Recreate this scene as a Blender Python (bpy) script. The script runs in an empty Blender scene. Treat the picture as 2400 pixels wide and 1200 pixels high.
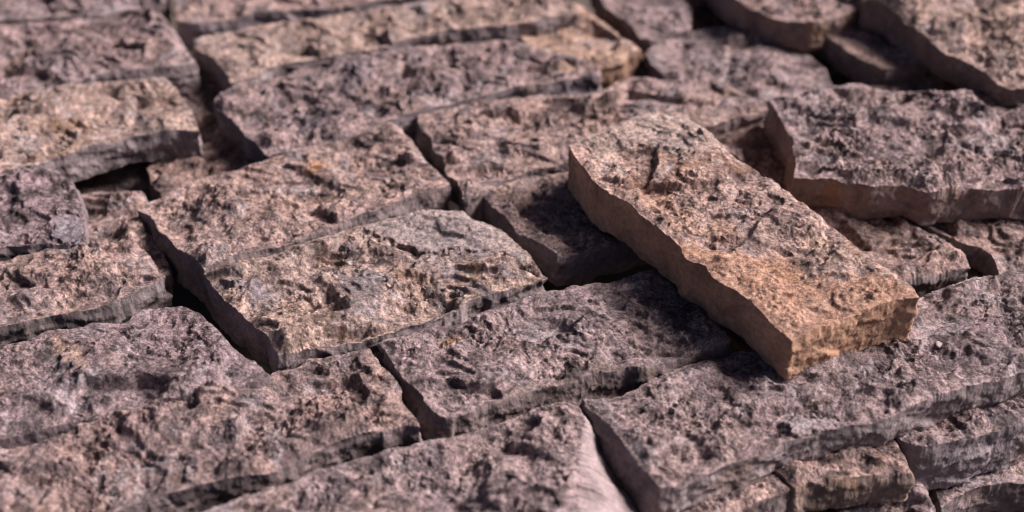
import bpy, math
import numpy as np
from mathutils import Vector

# ------------------------------------------------------------------ camera, sky, sun, exposure
scene = bpy.context.scene
F_PX, DIST, PITCH = 3400.0, 1.1333, math.radians(40)
cam_d = bpy.data.cameras.new('camera'); cam = bpy.data.objects.new('camera', cam_d)
scene.collection.objects.link(cam); scene.camera = cam
CAM = np.array([0.0, -DIST*math.cos(PITCH), DIST*math.sin(PITCH)])
cam.location = CAM; cam.rotation_euler = (math.pi/2-PITCH, 0, 0)
cam_d.sensor_width = 36; cam_d.lens = F_PX*36/2400
cam_d.clip_start = 0.01; cam_d.clip_end = 200
cam_d.dof.use_dof = True; cam_d.dof.focus_distance = 1.075; cam_d.dof.aperture_fstop = 2.7

SUN_EL = math.radians(39); SUN_DIR = (1.0, 0.22)          # where the light comes from, in plan
az = math.atan2(SUN_DIR[0], SUN_DIR[1])
world = bpy.data.worlds.new('World'); scene.world = world; world.use_nodes = True
wn = world.node_tree.nodes; wl = world.node_tree.links
sky = wn.new('ShaderNodeTexSky'); sky.sky_type = 'NISHITA'; sky.sun_disc = False
sky.sun_elevation = SUN_EL; sky.sun_rotation = az
sky.air_density = 0.35; sky.dust_density = 1.0; sky.ozone_density = 0.3
bg = wn['Background']; bg.inputs['Strength'].default_value = 0.05
tint = wn.new('ShaderNodeMix'); tint.data_type = 'RGBA'; tint.blend_type = 'MULTIPLY'; tint.inputs[0].default_value = 1
tint.inputs[7].default_value = (1.0, 0.82, 0.80, 1)         # the warm, slightly rosy cast of the daylight
wl.new(sky.outputs[0], tint.inputs[6]); wl.new(tint.outputs[2], bg.inputs[0])
sun_d = bpy.data.lights.new('sun', 'SUN'); sun_d.energy = 5.0; sun_d.angle = math.radians(27)
sun_d.color = (1.0, 0.905, 0.90)
sun = bpy.data.objects.new('sun', sun_d); scene.collection.objects.link(sun)
h = math.hypot(*SUN_DIR)
sv = Vector((SUN_DIR[0]/h*math.cos(SUN_EL), SUN_DIR[1]/h*math.cos(SUN_EL), math.sin(SUN_EL)))
sun.rotation_euler = sv.to_track_quat('Z', 'Y').to_euler()
vs = scene.view_settings
scene.display_settings.display_device = 'sRGB'
vs.view_transform = 'Standard'; vs.look = 'None'; vs.gamma = 1; vs.use_curve_mapping = False
vs.exposure = 1.12
scene.cycles.filter_width = 1.0
scene.cycles.use_denoising = True

# ------------------------------------------------------------------ noise in numpy
def _hash(ix, iy, seed):
    h = (ix.astype(np.int64)*374761393 + iy.astype(np.int64)*668265263 + seed*982451653) & 0xffffffff
    h = ((h ^ (h >> 13))*1274126177) & 0xffffffff
    h = ((h ^ (h >> 15))*2246822519) & 0xffffffff
    return (h ^ (h >> 16)) & 0xffffffff
def rnd(ix, iy, seed): return _hash(ix, iy, seed)/4294967295.0
def noise(x, y, seed=0):
    ix = np.floor(x); iy = np.floor(y); fx = x-ix; fy = y-iy
    u = fx*fx*fx*(fx*(fx*6-15)+10); v = fy*fy*fy*(fy*(fy*6-15)+10)
    def g(dx, dy):
        a = rnd(ix+dx, iy+dy, seed)*2*np.pi
        return np.cos(a)*(fx-dx)+np.sin(a)*(fy-dy)
    a = g(0, 0)*(1-u)+g(1, 0)*u; b = g(0, 1)*(1-u)+g(1, 1)*u
    return (a*(1-v)+b*v)*1.5
def fbm(x, y, seed=0, octs=4, gain=0.5):
    s = 0; a = 1.0; f = 1.0
    for o in range(octs):
        s = s+a*noise(x*f+o*17.3, y*f-o*9.1, seed+o*7); a *= gain; f *= 2.03
    return s
def ridged(x, y, seed=0, octs=4, gain=0.5):
    s = 0; a = 1.0; f = 1.0
    for o in range(octs):
        s = s+a*(1-2*np.abs(noise(x*f+o*5.7, y*f+o*3.3, seed+o*11))); a *= gain; f *= 2.07
    return s
def cells(x, y, seed=0, k=26.0):
    """tilted random facets, one per jittered cell, with slightly worn steps between them: a split stone face"""
    ix = np.floor(x); iy = np.floor(y)
    wsum = np.zeros(x.shape); val = np.zeros(x.shape); D = []; Hh = []
    for dx in (-1, 0, 1):
        for dy in (-1, 0, 1):
            cx = ix+dx; cy = iy+dy
            px = cx+rnd(cx, cy, seed); py = cy+rnd(cx, cy, seed+1)
            D.append((px-x)**2+(py-y)**2)
            Hh.append((rnd(cx, cy, seed+2)-.5)+(x-px)*(rnd(cx, cy, seed+3)-.5)*1.9+(y-py)*(rnd(cx, cy, seed+4)-.5)*1.9)
    mn = np.minimum.reduce(D)
    for d, hgt in zip(D, Hh):
        w = np.exp(-(d-mn)*k); wsum += w; val += w*hgt
    return val/wsum
def sstep(a, b, x):
    t = np.clip((x-a)/(b-a), 0, 1); return t*t*(3-2*t)

# ------------------------------------------------------------------ photograph -> world
cp, sp = math.cos(PITCH), math.sin(PITCH)
RIGHT = np.array([1, 0, 0.]); UP = np.array([0, sp, cp]); FWD = np.array([0, cp, -sp])
def ray(px, py):
    px = np.asarray(px, float); py = np.asarray(py, float)
    return ((px-1200)/F_PX)[..., None]*RIGHT - ((py-600)/F_PX)[..., None]*UP + FWD
def on_plane(px, py, pl):             # pl: z = pl[0] + pl[1] x + pl[2] y
    d = ray(px, py)
    t = (pl[0]+pl[1]*CAM[0]+pl[2]*CAM[1]-CAM[2])/(d[..., 2]-pl[1]*d[..., 0]-pl[2]*d[..., 1])
    return CAM+t[..., None]*d
def plane_of(corners, z):
    zs = np.array(z if hasattr(z, '__len__') else [z]*4)/1000.0
    c = np.array(corners, float); P = []
    for (x, y), zz in zip(c, zs): P.append(on_plane(np.array(x), np.array(y), (zz, 0, 0)))
    P = np.array(P)
    A = np.c_[np.ones(4), P[:, 0], P[:, 1]]
    s = np.linalg.lstsq(A, zs, rcond=None)[0]
    return tuple(s)

# ------------------------------------------------------------------ materials
def stone_material(name, light, dark, side, ochre=0.25, ochre_col=(0.34, 0.185, 0.085), blue=0.2, seed=0.0, side_ochre=0.1, bump=1.0, pale=0.5):
    m = bpy.data.materials.new(name); m.use_nodes = True
    nt = m.node_tree; N = nt.nodes; L = nt.links; bsdf = N['Principled BSDF']
    tc = N.new('ShaderNodeTexCoord')
    mp = N.new('ShaderNodeMapping'); mp.inputs['Location'].default_value = (seed*1.37, seed*0.71, seed*0.33)
    L.new(tc.outputs['Object'], mp.inputs[0])
    def nz(scale, detail=6, rough=0.6, dist=0.0, sc=None, off=0.0):
        n = N.new('ShaderNodeTexNoise'); n.inputs['Scale'].default_value = scale
        n.inputs['Detail'].default_value = detail; n.inputs['Roughness'].default_value = rough
        n.inputs['Distortion'].default_value = dist
        q = N.new('ShaderNodeMapping'); q.inputs['Location'].default_value = (off, off*.7, off*.4)
        if sc: q.inputs['Scale'].default_value = sc
        L.new(mp.outputs[0], q.inputs[0]); L.new(q.outputs[0], n.inputs['Vector'])
        return n.outputs['Fac']
    def ramp(fac, a, b, va=0.0, vb=1.0):
        r = N.new('ShaderNodeMapRange'); r.interpolation_type = 'SMOOTHSTEP'
        r.inputs[1].default_value = a; r.inputs[2].default_value = b
        r.inputs[3].default_value = va; r.inputs[4].default_value = vb
        L.new(fac, r.inputs[0]); return r.outputs[0]
    def mix(fac, a, b, mode='MIX'):
        x = N.new('ShaderNodeMix'); x.data_type = 'RGBA'; x.blend_type = mode
        if hasattr(fac, 'links'): L.new(fac, x.inputs[0])
        else: x.inputs[0].default_value = fac
        for v, i in ((a, 6), (b, 7)):
            if hasattr(v, 'links'): L.new(v, x.inputs[i])
            else: x.inputs[i].default_value = (*v, 1)
        return x.outputs[2]
    def mul(a, b):
        x = N.new('ShaderNodeMath'); x.operation = 'MULTIPLY'
        for v, i in ((a, 0), (b, 1)):
            if hasattr(v, 'links'): L.new(v, x.inputs[i])
            else: x.inputs[i].default_value = v
        return x.outputs[0]
    # split face: mottled at three sizes
    c = mix(ramp(nz(48, 10, 0.78, 0.8), 0.41, 0.58), tuple(v*.74 for v in dark), tuple(v*w for v, w in zip(light, (1.15, 1.05, 1.04))))
    c = mix(mul(ramp(nz(11, 5, 0.6, 0.8, off=15.0), 0.45, 0.62), 0.55), c, mix(0.5, c, (0.30, 0.245, 0.265)))
    c = mix(mul(ramp(nz(15, 7, 0.7, 1.0, off=41.0), 0.52, 0.68), 0.34), c, (0.50, 0.37, 0.285))
    c = mix(mul(ramp(nz(26, 8, 0.75, 1.0, off=47.0), 0.52, 0.64), 0.60), c, (0.50, 0.44, 0.45))
    oc = ramp(nz(17, 7, 0.7, 0.5, off=3.1), 0.62-0.22*ochre, 0.80-0.22*ochre)
    c = mix(mul(oc, min(1.0, 0.35+ochre)), c, ochre_col)
    bl = ramp(nz(22, 5, 0.6, 0.4, off=7.7), 0.60, 0.70)
    c = mix(mul(bl, blue), c, (0.17, 0.165, 0.20))
    pl_ = ramp(nz(75, 5, 0.62, 0.5, off=5.2), 0.60, 0.70)
    c = mix(mul(pl_, pale), c, tuple(min(.72, v*1.5+.06) for v in light))
    pt = N.new('ShaderNodeAttribute'); pt.attribute_name = 'patch'
    c = mix(pt.outputs['Alpha'], c, mix(0.45, pt.outputs['Color'], mix(1.0, pt.outputs['Color'], mix(ramp(nz(60, 8, .7, .6, off=21), .35, .65), (.45, .45, .45), (1.5, 1.5, 1.5)), 'MULTIPLY')))
    sp_ = ramp(nz(260, 6, 0.88, 0.2, off=1.9), 0.41, 0.60, 0.0, 1.0)
    c = mix(0.85, c, mix(sp_, (0.34, 0.31, 0.32), (1.50, 1.47, 1.46)), 'MULTIPLY')
    dk = ramp(nz(85, 9, 0.82, 1.6, (0.7, 1.5, 1), 9.4), 0.54, 0.66)
    c = mix(mul(dk, 0.25), c, (0.06, 0.045, 0.047))  # dark mineral blotches that also paint in the shade of pits
    c = mix(mul(ramp(nz(40, 8, 0.78, 1.5, (0.7, 1.4, 1), 31.0), 0.54, 0.68), 0.42), c, (0.085, 0.065, 0.068))  # coarser dark blotches: pit shadows put into the colour
    rs = ramp(nz(34, 8, 0.8, 0.5, off=12.4), 0.74, 0.79)
    c = mix(mul(rs, 0.6), c, (0.45, 0.17, 0.05))
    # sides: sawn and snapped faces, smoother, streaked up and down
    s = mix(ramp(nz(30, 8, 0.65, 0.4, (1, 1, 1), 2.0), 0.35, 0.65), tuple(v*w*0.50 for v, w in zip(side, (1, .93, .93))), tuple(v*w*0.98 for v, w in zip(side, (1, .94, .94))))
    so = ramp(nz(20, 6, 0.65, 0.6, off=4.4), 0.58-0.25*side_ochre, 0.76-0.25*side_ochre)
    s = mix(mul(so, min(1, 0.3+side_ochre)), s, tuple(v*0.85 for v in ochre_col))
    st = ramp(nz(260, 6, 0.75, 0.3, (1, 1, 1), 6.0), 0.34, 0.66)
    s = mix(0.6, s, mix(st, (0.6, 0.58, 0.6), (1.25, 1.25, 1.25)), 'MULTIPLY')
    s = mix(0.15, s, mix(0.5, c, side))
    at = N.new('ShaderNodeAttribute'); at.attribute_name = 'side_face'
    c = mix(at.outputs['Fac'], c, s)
    L.new(c, bsdf.inputs['Base Color'])
    bsdf.inputs['Roughness'].default_value = 0.88
    bsdf.inputs['Specular IOR Level'].default_value = 0.25
    def bmp(hgt, dist, prev=None, st=1.0):
        b = N.new('ShaderNodeBump'); b.inputs['Distance'].default_value = dist; b.inputs['Strength'].default_value = st
        L.new(hgt, b.inputs['Height'])
        if prev is not None: L.new(prev, b.inputs['Normal'])
        return b.outputs[0]
    b1 = bmp(nz(330, 8, 0.75, 0.4, off=2.2), 0.0042*bump)
    b2 = bmp(nz(1100, 3, 0.7, 0.0, off=8.2), 0.0016*bump, b1)
    b3 = bmp(nz(300, 7, 0.7, 0.3, (1, 1, 1), 1.1), 0.0018*bump)
    vm = N.new('ShaderNodeMix'); vm.data_type = 'VECTOR'
    L.new(at.outputs['Fac'], vm.inputs[0]); L.new(b2, vm.inputs[4]); L.new(b3, vm.inputs[5])
    L.new(vm.outputs[1], bsdf.inputs['Normal'])
    return m
TINTS = {
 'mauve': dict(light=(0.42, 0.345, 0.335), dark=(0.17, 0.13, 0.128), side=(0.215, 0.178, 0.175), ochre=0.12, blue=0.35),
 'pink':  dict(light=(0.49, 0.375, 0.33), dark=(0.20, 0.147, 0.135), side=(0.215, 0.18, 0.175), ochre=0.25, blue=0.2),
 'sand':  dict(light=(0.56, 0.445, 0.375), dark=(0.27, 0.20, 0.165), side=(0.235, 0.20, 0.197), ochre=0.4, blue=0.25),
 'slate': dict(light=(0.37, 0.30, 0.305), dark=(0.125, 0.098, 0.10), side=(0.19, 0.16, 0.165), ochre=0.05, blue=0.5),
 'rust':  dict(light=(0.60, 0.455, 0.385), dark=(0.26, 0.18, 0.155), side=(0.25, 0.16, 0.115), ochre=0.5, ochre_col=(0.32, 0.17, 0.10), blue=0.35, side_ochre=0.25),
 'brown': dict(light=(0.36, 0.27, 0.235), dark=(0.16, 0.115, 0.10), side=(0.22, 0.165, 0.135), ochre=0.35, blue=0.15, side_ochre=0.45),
}

# ------------------------------------------------------------------ one stone
def resample(P, n):
    P = np.asarray(P, float); d = np.r_[0, np.cumsum(np.hypot(*np.diff(P[:, :2], axis=0).T))]
    t = np.linspace(0, d[-1], n)
    return np.c_[np.interp(t, d, P[:, 0]), np.interp(t, d, P[:, 1])]
def length(P): return np.hypot(*np.diff(P[:, :2], axis=0).T).sum()
def smooth_line(P, k=1):              # round the corners of a traced line a little
    for _ in range(k):
        Q = [P[0]]
        for a, b in zip(P[:-1], P[1:]): Q += [a*.75+b*.25, a*.25+b*.75]
        Q.append(P[-1]); P = np.array(Q)
    return P
STONES = []
def stone(label, back, right, front, left, z, thick, tint, seed, rough=1.0, flare=(0, 0, 0, 0), res=1.0,
          pits=(), chip=1.0, flexp=.75, grit=1.0, sidek=1.3, zones=(), group='split limestone blocks in the pile', name='building_stone', **mat):
    """back, right, front, left: the top face's four edges, traced clockwise from the back left corner"""
    B = list(back); R = [B[-1]]+list(right); Fr = [R[-1]]+list(front); Lf = [Fr[-1]]+list(left)+[B[0]]
    pl = plane_of([B[0], B[-1], R[-1], Fr[-1]], z)
    def side(P):
        P = np.array(P, float); return smooth_line(on_plane(P[:, 0], P[:, 1], pl)[:, :2])
    E = [side(p) for p in (B, R, Fr, Lf)]
    sp_ = 0.00082*res
    n = int(max(length(E[0]), length(E[2]))/sp_)+2; m = int(max(length(E[1]), length(E[3]))/sp_)+2
    bk = resample(E[0], n); fr = resample(E[2][::-1], n); lf = resample(E[3][::-1], m); rt = resample(E[1], m)
    u = np.linspace(0, 1, n)[None, :, None]; v = np.linspace(0, 1, m)[:, None, None]
    G = (1-v)*bk[None]+v*fr[None]+(1-u)*lf[:, None]+u*rt[:, None] \
        -((1-u)*(1-v)*bk[0]+u*(1-v)*bk[-1]+(1-u)*v*fr[0]+u*v*fr[-1])
    X = G[..., 0]; Y = G[..., 1]
    # wobble the whole outline
    wx = 0.0011*fbm(X/0.014, Y/0.014, seed+50, 5, .6); wy = 0.0011*fbm(X/0.014, Y/0.014, seed+90, 4, .55)
    X = X+wx; Y = Y+wy
    # distance to the outline, on a coarse ring
    ring = np.r_[np.c_[X[0], Y[0]], np.c_[X[1:, -1], Y[1:, -1]], np.c_[X[-1, -2::-1], Y[-1, -2::-1]], np.c_[X[-2:0:-1, 0], Y[-2:0:-1, 0]]]
    rc = ring[::4]; D = np.full(X.shape, 9.0)
    for k in range(0, len(rc), 64):
        q = rc[k:k+64]
        D = np.minimum(D, np.sqrt((X[..., None]-q[:, 0])**2+(Y[..., None]-q[:, 1])**2).min(-1))
    # split relief
    a = rough
    qx = X+0.004*fbm(X/.02, Y/.02, seed+7, 3); qy = Y+0.004*fbm(X/.02, Y/.02, seed+8, 3)
    lump = sstep(-.25, .55, fbm(X/.05, Y/.04, seed+5, 3))        # calm areas and broken areas
    gx = X+0.0045*fbm(X/.035, Y/.035, seed+17, 4, .42); gy = Y+0.0045*fbm(X/.035, Y/.035, seed+18, 4, .42)
    H = 0.0034*fbm(X/.095, Y/.075, seed, 2)
    H = H+0.0085*cells(gx/.050, gy/.034, seed+20)
    def terrace(f, lo):                    # flat split layers with ragged scarps between them
        t = f-np.floor(f); return np.floor(f)+sstep(.5-lo/2, .5+lo/2, t)
    f1 = 2.3*fbm(gx/.062, gy/.042, seed+25, 6, .42)+.9*noise(X/.2, Y/.2, seed+2)
    H = H+0.0030*terrace(f1, .42)
    f2 = 3.0*fbm(gx/.028, gy/.019, seed+26, 5, .42)
    H = H+0.0004*(.1+.9*lump)*terrace(f2, .6)
    H = H+0.0021*(.25+.75*lump)*(ridged(qx/.021, qy/.015, seed+40, 8, .56)-.6)+0.0009*lump*fbm(X/.0055, Y/.0045, seed+63, 4, .65)
    H = H+(.35+.65*lump)*0.0012*fbm(X/.013, Y/.010, seed+62, 6, .60)
    H = H+0.00036*fbm(X/.0030, Y/.0026, seed+61, 3, .8)
    H = H*min(a, 1.2)*1.0
    for (cx, cy, rl, rw, ang, dep) in pits:         # hollows (negative: lumps) seen in the photograph
        c = on_plane(np.array(float(cx)), np.array(float(cy)), pl); ca, sa = math.cos(math.radians(ang)), math.sin(math.radians(ang))
        dx = qx-c[0]; dy = qy-c[1]; uu = (dx*ca+dy*sa)/(rl/1000); vv = (-dx*sa+dy*ca)/(rw/1000)
        r = np.sqrt(uu*uu+vv*vv)
        H = H-(.65*dep if dep > 0 else dep)/1000*np.where(vv > 0, 1-sstep(.45, 1.1, r), 1-sstep(0.1, 1.1, r))
    patch = np.zeros((m, n, 4))
    zx = X+0.0035*fbm(X/.011, Y/.009, seed+33, 5, .6); zy = Y+0.0035*fbm(X/.011, Y/.009, seed+34, 5, .6)
    for (poly, lift, keep, col, amt) in zones:     # broken plates and stained areas seen in the photograph
        pp = np.array(poly, float); pp = on_plane(pp[:, 0], pp[:, 1], pl)[:, :2]
        ins = np.zeros(X.shape, bool); dd = np.full(X.shape, 9.0)
        for p, q in zip(pp, np.roll(pp, -1, 0)):
            ins ^= ((p[1] > zy) != (q[1] > zy)) & (zx < (q[0]-p[0])*(zy-p[1])/(q[1]-p[1]+1e-12)+p[0])
            e = q-p; tt = np.clip(((zx-p[0])*e[0]+(zy-p[1])*e[1])/(e@e), 0, 1)
            dd = np.minimum(dd, np.hypot(zx-p[0]-tt*e[0], zy-p[1]-tt*e[1]))
        sd = np.where(ins, dd, -dd)
        k_ = sstep(-.0007, .0009, sd)
        H = H*(1-k_*(1-keep))+k_*lift/1000
        if col:
            k2 = np.clip(sstep(-.005, .006, sd+.004*fbm(X/.006, Y/.005, seed+35, 4, .6))*amt, 0, 1)
            patch[..., :3] = patch[..., :3]*(1-k2[..., None])+np.array(col)*k2[..., None]; patch[..., 3] = np.maximum(patch[..., 3]*(1-k2), 0)+k2
    # worn and chipped rim
    ch = np.clip(fbm(X/.016, Y/.016, seed+80, 3)-.15, 0, 1)
    H = H*(0.22+0.78*sstep(-.001, .012, D))-(0.0007+0.0026*ch*chip)*np.exp(-(D/.0035)**1.3)
    Zp = pl[0]+pl[1]*X+pl[2]*Y
    Z = Zp+H
    # sides
    def per(A): return np.r_[A[0], A[1:, -1], A[-1, -2::-1], A[-2:0:-1, 0]]
    rx, ry, rz, rp = per(X), per(Y), per(Z), per(Zp); P_ = len(rx)
    ff = [f if hasattr(f, '__len__') else (f, f) for f in flare]
    fl = np.r_[np.linspace(*ff[0], n), np.linspace(*ff[1], m-1), np.linspace(*ff[2], n-1), np.linspace(*ff[3], m-2)]/1000
    def soft(A, w): return np.convolve(np.r_[A[-w:], A, A[:w]], np.hanning(2*w+1)/np.hanning(2*w+1).sum(), 'same')[w:-w]
    wq = max(4, int(.007/sp_)); sx, sy = soft(rx, wq), soft(ry, wq)
    k = 12
    tx = np.roll(sx, -k)-np.roll(sx, k); ty = np.roll(sy, -k)-np.roll(sy, k); tl = np.hypot(tx, ty)+1e-9
    nx, ny = -ty/tl, tx/tl                 # ring runs clockwise seen from above: outward is left of travel
    w = 21; ker = np.ones(w)/w; fl = np.convolve(np.r_[fl[-w:], fl, fl[:w]], ker, 'same')[w:-w]
    s = np.r_[0, np.cumsum(np.hypot(np.diff(rx), np.diff(ry)))]
    T = thick/1000; K = max(6, int(T/0.0014/res)); rows = []
    bz = rp-T*(1+0.09*fbm(s/.07, s*0+seed, seed+3, 2)+0.03*fbm(s/.02, s*0+seed, seed+4, 3))
    for j in range(1, K+1):
        t = (j/K)
        zz = rz+(bz-rz)*t
        dsp = 0.0012*fbm(s/.040, (zz-rp)/.018, seed+11, 3, .5)+0.0007*fbm(s/.008, (zz-rp)/.007, seed+12, 5, .62)+0.0022*cells(s/.030, (zz-rp)/.020, seed+13)
        dsp = dsp*sidek
        o = fl*t**flexp+dsp*min(1, t*4)+0.0008*math.sin(math.pi*t)
        if j == K: o = o-0.0015
        g = sstep(0, .30, t); rows.append(np.c_[rx*(1-g)+sx*g+nx*o, ry*(1-g)+sy*g+ny*o, zz])
    top = np.c_[X.ravel(), Y.ravel(), Z.ravel()]
    V = np.vstack([top]+rows)
    idx = np.arange(m*n).reshape(m, n)
    q = np.c_[idx[:-1, :-1].ravel(), idx[1:, :-1].ravel(), idx[1:, 1:].ravel(), idx[:-1, 1:].ravel()]
    r0 = per(idx); quads = [q]
    prev = r0
    for j in range(K):
        cur = m*n+j*P_+np.arange(P_)
        quads.append(np.c_[prev, np.roll(prev, -1), np.roll(cur, -1), cur]); prev = cur
    Q = np.vstack(quads)
    loc = np.array([rx.mean(), ry.mean(), bz.min()])
    V = V-loc
    cap = prev[::-1] if True else prev
    me = bpy.data.meshes.new(name)
    nq = len(Q)
    me.vertices.add(len(V)); me.vertices.foreach_set('co', V.ravel())
    me.loops.add(nq*4+P_); me.loops.foreach_set('vertex_index', np.r_[Q.ravel(), cap[::-1]].astype(np.int32))
    me.polygons.add(nq+1)
    me.polygons.foreach_set('loop_start', np.r_[np.arange(nq)*4, nq*4].astype(np.int32))
    me.polygons.foreach_set('use_smooth', np.ones(nq+1, bool))
    me.update(calc_edges=True)
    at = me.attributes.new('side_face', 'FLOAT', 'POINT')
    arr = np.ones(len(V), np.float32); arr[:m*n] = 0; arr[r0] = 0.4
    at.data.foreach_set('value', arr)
    ca_ = me.attributes.new('patch', 'FLOAT_COLOR', 'POINT'); pc = np.zeros((len(V), 4), np.float32); pa = patch.reshape(-1, 4)
    pc[:m*n, :3] = pa[:, :3]/np.maximum(pa[:, 3:], 1e-4); pc[:m*n, 3] = pa[:, 3]; ca_.data.foreach_set('color', pc.ravel())
    me.set_sharp_from_angle(angle=math.radians(55))
    me.validate()
    o = bpy.data.objects.new(name, me); scene.collection.objects.link(o); o.location = loc
    kw = dict(TINTS[tint]); kw.update(mat)
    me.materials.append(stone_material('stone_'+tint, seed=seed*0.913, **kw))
    o['label'] = label; o['category'] = 'stone block'; o['group'] = group
    STONES.append(o)
    return o

# ------------------------------------------------------------------ ground under the pile
def ground():
    n = 160; s = np.linspace(-1, 1, n); s = np.sign(s)*np.abs(s)**3*60
    X, Y = np.meshgrid(s, s, indexing='xy'); Z = -0.118+0.003*fbm(X/.05, Y/.05, 3, 3)*(np.hypot(X, Y) < 2)
    idx = np.arange(n*n).reshape(n, n)
    Q = np.c_[idx[:-1, :-1].ravel(), idx[:-1, 1:].ravel(), idx[1:, 1:].ravel(), idx[1:, :-1].ravel()]
    me = bpy.data.meshes.new('ground'); me.from_pydata(np.c_[X.ravel(), Y.ravel(), Z.ravel()].tolist(), [], Q.tolist())
    o = bpy.data.objects.new('ground', me); scene.collection.objects.link(o); o['kind'] = 'structure'
    m = bpy.data.materials.new('soil'); m.use_nodes = True; nt = m.node_tree
    nz = nt.nodes.new('ShaderNodeTexNoise'); nz.inputs['Scale'].default_value = 40; nz.inputs['Detail'].default_value = 8
    tc = nt.nodes.new('ShaderNodeTexCoord'); nt.links.new(tc.outputs['Object'], nz.inputs['Vector'])
    cr = nt.nodes.new('ShaderNodeValToRGB'); cr.color_ramp.elements[0].color = (0.03, 0.022, 0.018, 1); cr.color_ramp.elements[1].color = (0.10, 0.075, 0.06, 1)
    nt.links.new(nz.outputs['Fac'], cr.inputs[0]); nt.links.new(cr.outputs[0], nt.nodes['Principled BSDF'].inputs['Base Color'])
    nt.nodes['Principled BSDF'].inputs['Roughness'].default_value = 0.95
    me.materials.append(m)
ground()

# ------------------------------------------------------------------ the top course, front to back
stone('long wide mauve block under the front end of the loose rusty block',
  [(1363, 935), (1420, 934), (1470, 925), (1560, 875), (1600, 862), (1660, 847), (1850, 785), (2150, 702), (2200, 680), (2290, 650), (2380, 632), (2560, 570), (2740, 520)],
  [(2900, 640)],
  [(2600, 800), (2400, 874), (2345, 886), (2255, 907), (2161, 941), (2090, 975), (2026, 990), (1936, 1005), (1910, 1016), (1850, 1028), (1805, 1050), (1700, 1091), (1627, 1120), (1590, 1136), (1543, 1142)],
  [(1519, 1108), (1477, 1061), (1459, 1035), (1425, 992), (1376, 960)],
  0, 30, 'mauve', 101, flare=(0, 0, 0, 7), res=.85,
  pits=[(1600, 975, 12, 6, 30, 3.2), (1745, 885, 16, 9, -30, 3), (2030, 905, 10, 5, -20, 2.5), (2230, 830, 14, 6, 20, 2.5), (1655, 1060, 12, 5, 70, 3.0)], side=(0.27, 0.235, 0.235),
  zones=[([(1835, 990), (1860, 978), (1950, 972), (1990, 990), (1930, 1004), (1870, 1024)], 1.2, .3, (0.46, 0.40, 0.41), .8)])

stone('blurred pinkish grey block with a pale smooth sloping end, at the bottom centre',
  [(300, 1262), (469, 1197), (600, 1150), (664, 1140), (712, 1117), (742, 1100), (930, 1050), (990, 1033), (1106, 1010), (1185, 982), (1305, 946), (1342, 941)],
  [(1372, 985), (1366, 1027), (1352, 1076), (1357, 1125), (1350, 1200), (1330, 1310)],
  [(1000, 1420), (700, 1500), (450, 1560)], [(360, 1400)],
  -2, 34, 'mauve', 102, flare=(0, (2, 80), 0, 0), flexp=.6, side=(0.33, 0.275, 0.27), side_ochre=0.0,
  pits=[(1290, 1140, 14, 9, 20, 2.5), (1220, 1040, 10, 5, 0, 2)])

stone('mauve grey block with a small orange fleck, half shaded by the loose rusty block',
  [(883, 806), (900, 795), (960, 778), (1016, 757), (1050, 763), (1091, 757), (1117, 731), (1200, 711), (1275, 684), (1372, 659), (1440, 660), (1530, 628)],
  [(1610, 690), (1690, 765), (1712, 798)],
  [(1660, 818), (1600, 836), (1564, 846), (1537, 849), (1511, 866), (1477, 860), (1447, 867), (1387, 870), (1339, 892), (1241, 911), (1181, 930), (1117, 945), (1099, 964), (1046, 975)],
  [(1024, 964), (997, 945), (990, 922), (956, 896), (937, 874), (919, 851), (907, 825)],
  4, 32, 'mauve', 103, flare=(0, 0, 5, 6), res=.85,
  pits=[(1255, 845, 16, 7, 25, 3.6), (1400, 700, 8, 4, 0, 2.2), (1385, 745, 12, 5, -20, 3), (990, 805, 7, 4, -20, 3)], side=(0.2, 0.165, 0.155), side_ochre=.3,
  zones=[([(1034, 794), (1052, 789), (1070, 797), (1062, 805), (1042, 805)], .2, 1, (0.62, 0.32, 0.08), .95)])

stone('sandy block with blue grey patches and a curved chipped ledge on top',
  [(476, 641), (562, 613), (610, 605), (656, 596), (686, 576), (765, 552), (814, 534), (911, 515), (1001, 492), (1027, 496), (1084, 494)],
  [(1110, 517), (1140, 522), (1177, 541), (1215, 571), (1241, 597), (1260, 620), (1284, 646)],
  [(1237, 668), (1162, 687), (1114, 697), (1069, 721), (1031, 740), (990, 757), (949, 764), (900, 779), (859, 790), (760, 815), (700, 832), (652, 840)],
  [(634, 795), (596, 766), (562, 729), (517, 695), (499, 667)],
  6, 33, 'sand', 104, flare=(0, 0, 0, 3), res=.85, rough=1.15, pale=.3, blue=.75,
  grit=.6,
  zones=[([(845, 528), (911, 512), (1001, 488), (1095, 490), (1177, 538), (1250, 606), (1236, 628), (1170, 600), (1090, 588), (1000, 592), (940, 572), (890, 560)], 2.2, .45, (0.42, 0.37, 0.37), .55),
         ([(545, 648), (600, 652), (650, 680), (640, 722), (590, 705)], -.5, .7, (0.16, 0.16, 0.20), .6),
         ([(790, 650), (900, 640), (905, 680), (850, 745), (800, 735), (830, 700)], .8, .6, (0.30, 0.27, 0.29), .55)],
  pits=[(1080, 622, 26, 8, -8, 4.5), (1180, 612, 14, 5, -30, 3.0), (830, 640, 10, 6, 40, 3), (950, 715, 9, 7, -40, 4.0), (735, 745, 12, 5, 10, 2.5), (700, 610, 14, 6, 30, 3.0)], side=(0.27, 0.235, 0.235))

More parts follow.
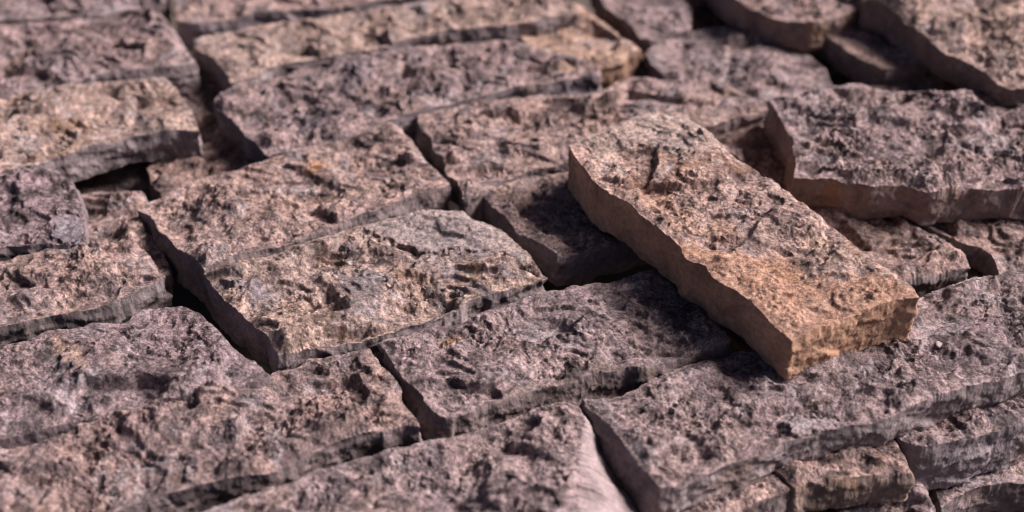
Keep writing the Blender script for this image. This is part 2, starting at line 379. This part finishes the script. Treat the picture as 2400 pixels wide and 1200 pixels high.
stone('pinkish grey block with a broad dark left end, just behind the sandy block',
  [(324, 489), (345, 472), (390, 455), (450, 421), (536, 402), (596, 384), (626, 366), (700, 348), (760, 337), (830, 314), (907, 291)],
  [(919, 291), (967, 330), (990, 371), (1024, 394), (1056, 431)],
  [(1009, 446), (956, 460), (900, 490), (825, 508), (784, 530), (712, 553), (675, 572), (574, 592), (478, 631)],
  [(457, 610), (430, 588), (412, 580), (394, 549), (371, 534), (356, 505)],
  9, 36, 'pink', 105, flare=(0, 0, 0, 5),
  pits=[(800, 425, 12, 6, 0, 3.0), (880, 410, 16, 7, -10, 3.5), (665, 440, 8, 5, 0, 2.5), (560, 520, 9, 5, 0, 3)], zones=[([(722, 390), (745, 384), (762, 398), (745, 414), (726, 408)], .2, 1, (0.55, 0.28, 0.12), .75)], side=(0.235, 0.2, 0.197))

stone('warm pinkish block with a straight sawn front, just behind the dark slate block',
  [(-150, 655), (0, 607), (67, 588), (130, 580), (199, 578), (240, 568), (304, 563)],
  [(326, 571), (349, 594), (364, 620), (386, 648)],
  [(337, 671), (290, 697), (240, 714), (210, 721), (157, 730), (82, 745), (0, 762), (-160, 812)],
  [(-190, 740)],
  5, 32, 'pink', 106, side=(0.17, 0.15, 0.15), pits=[(170, 640, 10, 5, -30, 3.0), (260, 660, 8, 4, 0, 2.5)], pale=.6)

stone('dark slate purple block with a ragged back edge and a pale orange smear',
  [(-150, 850), (0, 802), (49, 800), (72, 795), (90, 780), (131, 772), (176, 763), (195, 767), (221, 757), (270, 759), (304, 752), (318, 728), (345, 722), (382, 719), (428, 712)],
  [(454, 725), (480, 744), (514, 772), (540, 806), (566, 825), (604, 851), (632, 879)],
  [(611, 891), (536, 908), (430, 925), (356, 945), (274, 962), (180, 990), (0, 1030), (-180, 1075)],
  [(-200, 950)],
  7, 31, 'slate', 107, res=.85, pits=[(420, 825, 7, 5, 0, 4), (225, 812, 4, 3, 0, 3), (170, 925, 8, 6, 0, 3.5), (510, 875, 14, 5, -30, 2.5), (100, 960, 12, 6, 10, 2.5)],
  zones=[([(125, 778), (160, 800), (215, 870), (205, 890), (150, 840), (118, 800)], .4, .9, (0.55, 0.37, 0.27), .6)])

stone('large rough pinkish block with a lumpy top, filling the lower left corner',
  [(-180, 1050), (0, 1007), (86, 983), (150, 971), (210, 962), (277, 965), (322, 960), (360, 938), (412, 915), (450, 903), (517, 901), (555, 910), (600, 897), (630, 886), (641, 863), (690, 857), (709, 840), (731, 838), (787, 830), (868, 814)],
  [(877, 832), (892, 859), (919, 874), (934, 900), (949, 952), (975, 982), (986, 1007)],
  [(960, 998), (922, 1010), (844, 1024), (761, 1047), (700, 1078), (634, 1110), (514, 1126), (412, 1146), (337, 1171), (285, 1190), (100, 1260), (-120, 1350)],
  [(-180, 1200)],
  1, 33, 'pink', 108, rough=1.25, pits=[(690, 1015, 14, 7, 0, 4.5), (725, 960, 14, 8, 0, -3.5), (590, 990, 14, 8, 0, 2.5), (750, 860, 10, 4, -10, 4)], ochre=.2, light=(.44, .335, .3))

stone('shaded mauve block lying under the back half of the loose rusty block',
  [(1116, 433), (1160, 421), (1211, 419), (1255, 406), (1320, 400), (1420, 372), (1560, 325)],
  [(1600, 420), (1640, 530)],
  [(1537, 549), (1481, 564), (1410, 582), (1350, 594), (1308, 600)],
  [(1297, 588), (1275, 577), (1237, 554), (1211, 549), (1200, 521), (1162, 491), (1140, 468)],
  3, 31, 'pink', 109, side=(0.25, 0.215, 0.215), pits=[(1250, 450, 7, 4, 0, 3), (1390, 440, 6, 4, 0, 3)])

stone('wide pinkish grey block behind the back end of the loose rusty block',
  [(978, 271), (1005, 260), (1031, 250), (1125, 232), (1181, 233), (1200, 230), (1256, 218), (1312, 222), (1402, 218), (1412, 208), (1440, 191), (1477, 178), (1511, 180), (1530, 187), (1575, 184), (1642, 180), (1699, 195), (1740, 217), (1774, 238)],
  [(1800, 256)],
  [(1755, 267), (1720, 272), (1690, 288), (1640, 300), (1450, 350), (1324, 381), (1241, 396), (1204, 414), (1130, 450), (1088, 468)],
  [(1069, 417), (1042, 404), (1046, 373), (1016, 356), (1012, 319), (984, 300)],
  7, 30, 'pink', 110, pits=[(1240, 265, 14, 9, 20, -3), (1290, 300, 12, 6, 0, 2.8), (1320, 255, 8, 4, 0, 3)], pale=.6)

stone('dark purplish pitted block with a broken left corner, in front of the long pale block',
  [(508, 226), (536, 210), (551, 196), (600, 188), (656, 174), (750, 141), (862, 121), (937, 110), (1012, 106), (1087, 98), (1185, 90), (1275, 112), (1350, 135), (1402, 150)],
  [(1405, 168)],
  [(1360, 176), (1312, 188), (1245, 200), (1185, 211), (1125, 230), (1031, 247), (975, 262), (919, 277), (855, 300), (829, 312), (740, 336), (626, 366)],
  [(600, 341), (577, 319), (559, 292), (540, 270), (502, 257)],
  10, 34, 'slate', 111, rough=1.2, pits=[(820, 280, 14, 9, 60, 5), (1050, 128, 10, 5, 0, 3.5), (640, 325, 7, 5, 0, 4), (725, 210, 10, 6, -40, 3.5), (1060, 165, 8, 4, -20, 3)], side=(0.2, 0.18, 0.19), light=(.42, .335, .32))

stone('long pale sandy block with a rounded grey right end, at top centre of the pile',
  [(454, 92), (480, 80), (540, 73), (640, 50), (760, 35), (900, 18), (1000, 0), (1150, -30), (1290, -22)],
  [(1330, 0), (1352, 18), (1357, 30)],
  [(1300, 36), (1200, 61), (1125, 62), (1031, 76), (937, 95), (862, 117), (750, 136), (637, 155), (600, 178), (540, 192)],
  [(534, 174), (514, 154), (499, 131), (456, 116)],
  (14, 19, 19, 12), 32, 'sand', 112, side=(0.27, 0.235, 0.235), ochre=.3, pits=[(790, 95, 10, 5, 0, 3.5), (700, 30, 12, 5, 0, 2.5)])

stone('blurred pinkish block at the top edge, behind the long pale sandy block',
  [(395, -90), (700, -160), (1150, -230)], [(1230, -60)],
  [(1000, -20), (860, 5), (760, 18), (620, 26), (540, 42), (457, 52), (414, 46)], [(407, 5)],
  14, 32, 'pink', 113, side=(0.24, 0.21, 0.22))

stone('orange tinted block with a brown end, poking out past the long pale block',
  [(1180, 20), (1300, 0), (1362, 12)], [(1395, 37), (1432, 64), (1470, 94), (1504, 120)],
  [(1474, 133), (1460, 150), (1410, 160), (1300, 185)], [(1230, 100)],
  5, 34, 'rust', 114, side=(0.24, 0.15, 0.10), light=(.60, .44, .33), dark=(.30, .20, .15), ochre=.25, rough=.6)

stone('pinkish grey block with a cracked top and rounded right end, in the upper left corner',
  [(-190, 75), (0, 55), (120, 45), (235, 40), (262, 50), (290, 42), (322, 30), (369, 27)],
  [(394, 52), (416, 86), (439, 120), (457, 141)],
  [(430, 148), (390, 154), (337, 157), (262, 166), (150, 190), (60, 214), (-200, 270)], [(-220, 150)],
  (10, 17, 17, 10), 33, 'pink', 115, flare=(0, 4, 4, 0), rough=1.1, pits=[(268, 35, 5, 16, 60, 6), (285, 115, 4, 14, 60, 5), (215, 90, 7, 5, 0, 4), (195, 140, 6, 4, 0, 3.5), (85, 145, 7, 4, 0, 3)], side=(.27, .235, .24), light=(.44, .35, .34))

stone('blurred flat block at the top left edge, behind the cracked block',
  [(-200, -70), (100, -110), (340, -130)], [(388, -20), (388, 8)],
  [(340, 18), (262, 26), (235, 32), (100, 38), (-180, 60)], [(-210, 0)],
  11, 30, 'mauve', 116)

stone('warm sandy block with a broad grey sawn front, overhanging a black hollow at the left',
  [(-170, 265), (0, 219), (112, 206), (157, 195), (225, 187), (337, 183), (388, 180)],
  [(405, 199), (424, 221), (439, 247), (454, 266), (466, 306)],
  [(420, 304), (375, 309), (319, 316), (262, 329), (202, 345), (180, 353), (127, 368), (75, 384), (-150, 440)], [(-190, 350)],
  13, 31, 'sand', 117, side=(0.28, 0.245, 0.25), side_ochre=.0, pits=[(45, 272, 8, 6, 0, 4), (195, 218, 6, 4, 0, 3), (240, 260, 6, 10, 50, 3), (305, 270, 5, 4, 0, 2.5), (85, 315, 8, 6, 60, 3)], light=(.56, .44, .37))

stone('dark purplish block with a smooth pale patch at its front corner, at the left edge',
  [(-150, 420), (0, 396), (67, 385), (94, 387), (127, 396), (158, 412)],
  [(180, 444), (190, 474), (198, 519), (204, 574)],
  [(165, 573), (124, 565), (101, 561), (56, 577), (0, 572), (-170, 640)], [(-190, 520)],
  10, 20, 'slate', 118, zones=[([(130, 512), (190, 500), (202, 572), (150, 566), (120, 550)], .6, .3, (0.36, 0.32, 0.35), .8)], pits=[(70, 450, 12, 8, 0, 3)], light=(.36, .29, .30))

# lower stones that show in the gaps
stone('small light edged block tucked low beside the broad dark end of its neighbour',
  [(150, 462), (210, 450), (281, 453), (311, 447), (333, 450)], [(343, 462), (345, 480), (400, 640)], [(300, 650), (200, 655)], [(170, 560)],
  -9, 25, 'pink', 119, pits=[(285, 475, 8, 6, 0, 3)])
stone('small brownish block deep in the black hollow, beneath the overhanging sawn block',
  [(345, 388), (375, 371), (442, 356), (540, 335), (600, 330)], [(660, 430)], [(560, 470), (384, 490)], [(382, 458), (357, 436)],
  -16, 22, 'brown', 120, pits=[(395, 425, 6, 6, 0, 4)])
stone('low dim block seen through the gap behind the brownish hollow block',
  [(420, 270), (500, 262), (560, 262)], [(600, 330)], [(560, 345), (450, 352)], [(420, 310)],
  -20, 18, 'pink', 121)
stone('dim block low in the gap at the left end of the long pale sandy block',
  [(400, 205), (470, 190), (540, 180)], [(580, 255)], [(520, 268), (440, 280)], [(410, 240)],
  -17, 20, 'brown', 122)
stone('shaded pinkish block low between the loose rusty block and the big block at right',
  [(1600, 345), (1665, 320), (1725, 301), (1800, 281), (1870, 275)], [(1900, 400), (1930, 500)], [(1800, 540), (1730, 550)], [(1660, 440)],
  -6, 28, 'pink', 123)
stone('lumpy mauve block low at right, between the loose rusty block and the thin gap',
  [(1840, 500), (1960, 485), (2080, 480), (2118, 508)], [(2157, 543), (2199, 552), (2232, 577), (2262, 599), (2272, 628)],
  [(2225, 638), (2169, 648), (2120, 654), (2050, 675), (1970, 700)], [(1900, 600)],
  -9, 25, 'pink', 124, side=(.23, .2, .2), pits=[(2110, 580, 8, 5, 0, 3)], pale=.6)
stone('dim block at the right edge, in the shade under the big ragged block',
  [(2120, 500), (2250, 480), (2480, 470), (2600, 460)], [(2680, 560)], [(2500, 610), (2344, 640)], [(2337, 612), (2315, 582), (2255, 571), (2225, 549), (2165, 522)],
  -9, 25, 'pink', 125)
stone('dark block deep in the shadow beneath the middle of the loose rusty block',
  [(1620, 650), (1700, 620), (1800, 600)], [(1900, 720)], [(1830, 780), (1770, 800)], [(1720, 760)],
  -10, 26, 'brown', 126)

# right and back of the pile
stone('big pitted pinkish grey block with a ragged brown front, standing proud at the right edge',
  [(1802, 234), (1824, 225), (1910, 206), (1981, 198), (2022, 198), (2067, 208), (2180, 216), (2292, 214), (2345, 203), (2400, 210), (2560, 195)],
  [(2660, 300), (2740, 425)],
  [(2560, 440), (2400, 441), (2337, 440), (2225, 441), (2191, 455), (2154, 447), (2131, 438), (2075, 435), (2045, 440), (2019, 432), (1974, 427), (1955, 416), (1910, 418), (1863, 411)],
  [(1865, 375), (1856, 349), (1865, 330), (1831, 277), (1816, 251)],
  27, 34, 'mauve', 127, rough=1.15, flare=(0, 0, 0, 3), side=(.28, .22, .195), side_ochre=.3, pits=[(2210, 420, 14, 8, 30, 4.5), (2000, 330, 8, 5, 0, 2.5), (2110, 330, 12, 5, -40, 3), (1940, 240, 8, 4, 0, 3)], light=(.45, .365, .35))
stone('blurred pale mauve block between the orange tinted block and the black shadow at upper right',
  [(1512, 124), (1537, 98), (1600, 78), (1680, 60), (1800, 50)], [(1925, 140), (1960, 215)],
  [(1860, 250), (1700, 270), (1610, 260)], [(1560, 182), (1530, 152)],
  1, 30, 'mauve', 128, rough=.8)
stone('blurred block at the top edge, right of the orange tinted block',
  [(1385, -70), (1500, -90), (1600, -80)], [(1622, 20), (1618, 68)],
  [(1570, 80), (1537, 92), (1500, 88)], [(1485, 62), (1462, 44), (1410, 8)],
  7, 33, 'mauve', 129, rough=.8)
stone('small upright block wedged in the black shadow beneath the tilted block at upper right',
  [(1920, 66), (1960, 48), (2022, 36), (2080, 30)], [(2150, 110), (2176, 140)],
  [(2131, 151), (2105, 157), (2068, 161)], [(2019, 137), (1962, 99)],
  17, 30, 'pink', 130, rough=.45)
stone('tilted rough block with a dark brown side, in the upper right corner',
  [(2012, -60), (2200, -110), (2480, -150)], [(2640, 60), (2700, 190)],
  [(2500, 205), (2400, 207), (2337, 197)],
  [(2300, 161), (2255, 139), (2217, 124), (2176, 86), (2120, 49), (2075, 15), (2019, -2)],
  (46, 52, 50, 45), 30, 'sand', 131, side=(.25, .19, .165), ochre=.3, rough=1.1, light=(.62, .49, .41))
stone('dark edged block at the top edge, just left of the tilted corner block',
  [(1600, -110), (1800, -150), (2020, -120)], [(2000, -20), (2006, 22)],
  [(1962, 41), (1910, 52), (1884, 49), (1816, 41), (1762, 20)], [(1730, 0), (1680, -40)],
  34, 32, 'pink', 132, side=(.25, .19, .165), side_ochre=.4)
stone('sliver of a low pinkish block behind the big ragged block at right',
  [(1990, 205), (2080, 192), (2178, 184)], [(2215, 240)], [(2120, 260), (2030, 270)], [(2000, 235)],
  2, 26, 'pink', 133)

stone('added dark filler block low in the black hollow beneath the dark edged block at the top edge',
  [(1560, -90), (1750, -100), (1960, -60)], [(2020, 60), (2040, 130)], [(1900, 170), (1700, 130)], [(1620, 20)],
  -24, 30, 'brown', 140, rough=.7, res=1.3)  # filler block, added so the hollow stays black instead of showing sunlit ground
stone('added dark filler block low in the black hollow, right of the small upright wedged block',
  [(1900, 140), (2100, 100), (2420, 60)], [(2500, 250)], [(2200, 280), (2000, 260)], [(1930, 200)],
  -26, 30, 'brown', 141, rough=.7, res=1.3)  # another added filler, covering lit soil where the gap should be black

stone('added dark filler block low in the narrow gap at the right edge',
  [(2150, 545), (2300, 530), (2480, 560)], [(2500, 660)], [(2300, 720), (2190, 700)], [(2150, 640)],
  -38, 30, 'brown', 142, rough=.7, res=1.4)  # gap filler added to hide the bright ground under the narrow gap
stone('dark low block at the bottom of the black hollow at left',
  [(100, 385), (240, 360), (370, 365)], [(420, 480)], [(260, 500), (130, 500)], [(90, 440)],
  -40, 30, 'brown', 143, rough=.7, res=1.4)

# the courses below, at lower right
stone('small block at the bottom edge, under the left end of the long wide mauve block',
  [(1540, 1160), (1700, 1105), (1822, 1068)], [(1857, 1145)],
  [(1824, 1162), (1775, 1178), (1744, 1193), (1640, 1240)], [(1590, 1210)],
  -34, 30, 'pink', 134)
stone('lumpy block with an ochre brown front, below the front of the long wide mauve block',
  [(1790, 1088), (1900, 1040), (2078, 995)], [(2105, 1044), (2120, 1072), (2138, 1112)],
  [(2112, 1112), (2075, 1108), (2030, 1114), (1962, 1121), (1895, 1127), (1864, 1146)], [(1830, 1115)],
  -31, 28, 'pink', 135, res=.85, rough=1.7, side=(.25, .195, .16), side_ochre=.3, flare=(0, 4, 3, 0), pits=[(2070, 1085, 16, 8, -20, -4)])
stone('thick grey block with a tall flat front, at the lower right edge',
  [(2060, 985), (2300, 915), (2500, 850)], [(2560, 900)],
  [(2400, 991), (2345, 1006), (2296, 1027), (2255, 1032), (2199, 1043), (2161, 1048)], [(2120, 1040)],
  -30, 47, 'mauve', 136, res=.85, side=(.28, .25, .26), flare=(0, 0, 2, 4))
stone('mauve block with a pale rim in the bottom right corner, beneath the thick grey block',
  [(2190, 1130), (2350, 1085), (2480, 1050)], [(2560, 1110)],
  [(2400, 1131), (2337, 1132), (2274, 1148), (2236, 1164), (2208, 1188)], [(2195, 1160)],
  -79, 34, 'mauve', 137)
stone('low block at the bottom edge, under the lumpy block with the ochre brown front',
  [(1890, 1170), (2050, 1130), (2150, 1110)], [(2196, 1192)], [(2100, 1240), (1960, 1270)], [(1910, 1230)],
  -62, 34, 'mauve', 138)

# the loose block on top
stone('long loose rusty brown block lying aslant on top of the others',
  [(1337, 339), (1361, 326), (1400, 309), (1480, 276), (1519, 264), (1575, 262), (1597, 266)],
  [(1642, 292), (1699, 349), (1737, 376), (1779, 402), (1824, 432), (1865, 470), (1925, 507), (1977, 545), (2011, 582), (2041, 601), (2097, 639), (2135, 669), (2152, 697)],
  [(2112, 701), (2075, 708), (2037, 720), (2000, 735), (1940, 757), (1897, 774), (1856, 796)],
  [(1830, 775), (1810, 758), (1796, 740), (1762, 710), (1736, 686), (1702, 669), (1669, 642), (1648, 614), (1616, 611), (1601, 597), (1590, 567), (1545, 534), (1511, 511), (1481, 481), (1444, 459), (1402, 432), (1376, 400), (1354, 371)],
  (51, 51, 42, 42), 41, 'rust', 139, res=.8, rough=.88, sidek=1.2, group='loose block', side=(.46, .295, .19), side_ochre=.35, ochre=.45, blue=.5,
  pits=[(1862, 792, 9, 9, 0, 5.0), (1660, 575, 10, 6, -50, 4.0), (1900, 570, 12, 7, 20, 4), (1950, 740, 8, 4, 0, 3), (1870, 640, 12, 5, 0, 2.5), (1720, 420, 12, 6, -30, 3), (1500, 430, 12, 5, -30, 2.5), (1985, 610, 14, 6, -30, -3)],
  zones=[([(1560, 560), (1680, 580), (1760, 600), (1830, 590), (1900, 640), (1980, 650), (2060, 640), (2170, 690), (2120, 760), (1860, 860), (1780, 760), (1690, 670)], -.3, .85, (0.55, 0.31, 0.19), .62),
         ([(1480, 460), (1560, 440), (1640, 500), (1740, 520), (1700, 560), (1590, 545), (1530, 510)], 0, 1, (0.50, 0.30, 0.20), .5),
         ([(1880, 520), (1990, 580), (2050, 620), (1960, 625), (1900, 590)], 0, 1, (0.52, 0.38, 0.29), .5),
         ([(1340, 300), (1500, 260), (1620, 260), (1700, 350), (1600, 380), (1500, 340), (1400, 370)], .3, .8, (0.52, 0.43, 0.38), .5)])
del STONES[-1]['group']

# ------------------------------------------------------------------ loose chips lying on the blocks
def chip(label, px, py, z, size, col, seed):
    import bmesh
    bm = bmesh.new(); bmesh.ops.create_icosphere(bm, subdivisions=3, radius=1)
    p = on_plane(np.array(float(px)), np.array(float(py)), (z/1000, 0, 0))
    rs = np.random.RandomState(seed); pl_ = [(Vector(rs.normal(size=3)).normalized(), rs.uniform(.55, .85)) for _ in range(14)]
    for v in bm.verts:
        c = v.co.copy()
        for nn, dd in pl_:
            d = c.dot(nn)
            if d > dd: c -= nn*(d-dd)
        v.co = Vector((c.x*size[0], c.y*size[1], c.z*size[2]))/1000
    me = bpy.data.meshes.new('stone_chip'); bm.to_mesh(me); bm.free()
    o = bpy.data.objects.new('stone_chip', me); scene.collection.objects.link(o); o.location = p; o.rotation_euler = (.1, .1, seed)
    m = bpy.data.materials.new('chip'); m.use_nodes = True; nt = m.node_tree
    nz = nt.nodes.new('ShaderNodeTexNoise'); nz.inputs['Scale'].default_value = 500; nz.inputs['Detail'].default_value = 6
    tc = nt.nodes.new('ShaderNodeTexCoord'); nt.links.new(tc.outputs['Object'], nz.inputs['Vector'])
    cr = nt.nodes.new('ShaderNodeValToRGB'); cr.color_ramp.elements[0].color = (*[v*.6 for v in col], 1); cr.color_ramp.elements[1].color = (*[min(.8, v*1.25) for v in col], 1)
    nt.links.new(nz.outputs['Fac'], cr.inputs[0]); nt.links.new(cr.outputs[0], nt.nodes['Principled BSDF'].inputs['Base Color'])
    nt.nodes['Principled BSDF'].inputs['Roughness'].default_value = .85
    me.materials.append(m); o['label'] = label; o['category'] = 'stone chip'
chip('tiny white chip lying on the long wide mauve block', 2290, 777, 1.5, (3.0, 2.2, 1.3), (.55, .5, .5), 3)
chip('tiny grey pebble beside the near end of the loose rusty block', 2200, 808, 1.0, (3.0, 3.4, 2.2), (.42, .34, .33), 5)
chip('tiny brick red pebble on the half shaded mauve block', 1369, 760, 4.5, (2.6, 2.0, 1.5), (.28, .09, .05), 12)
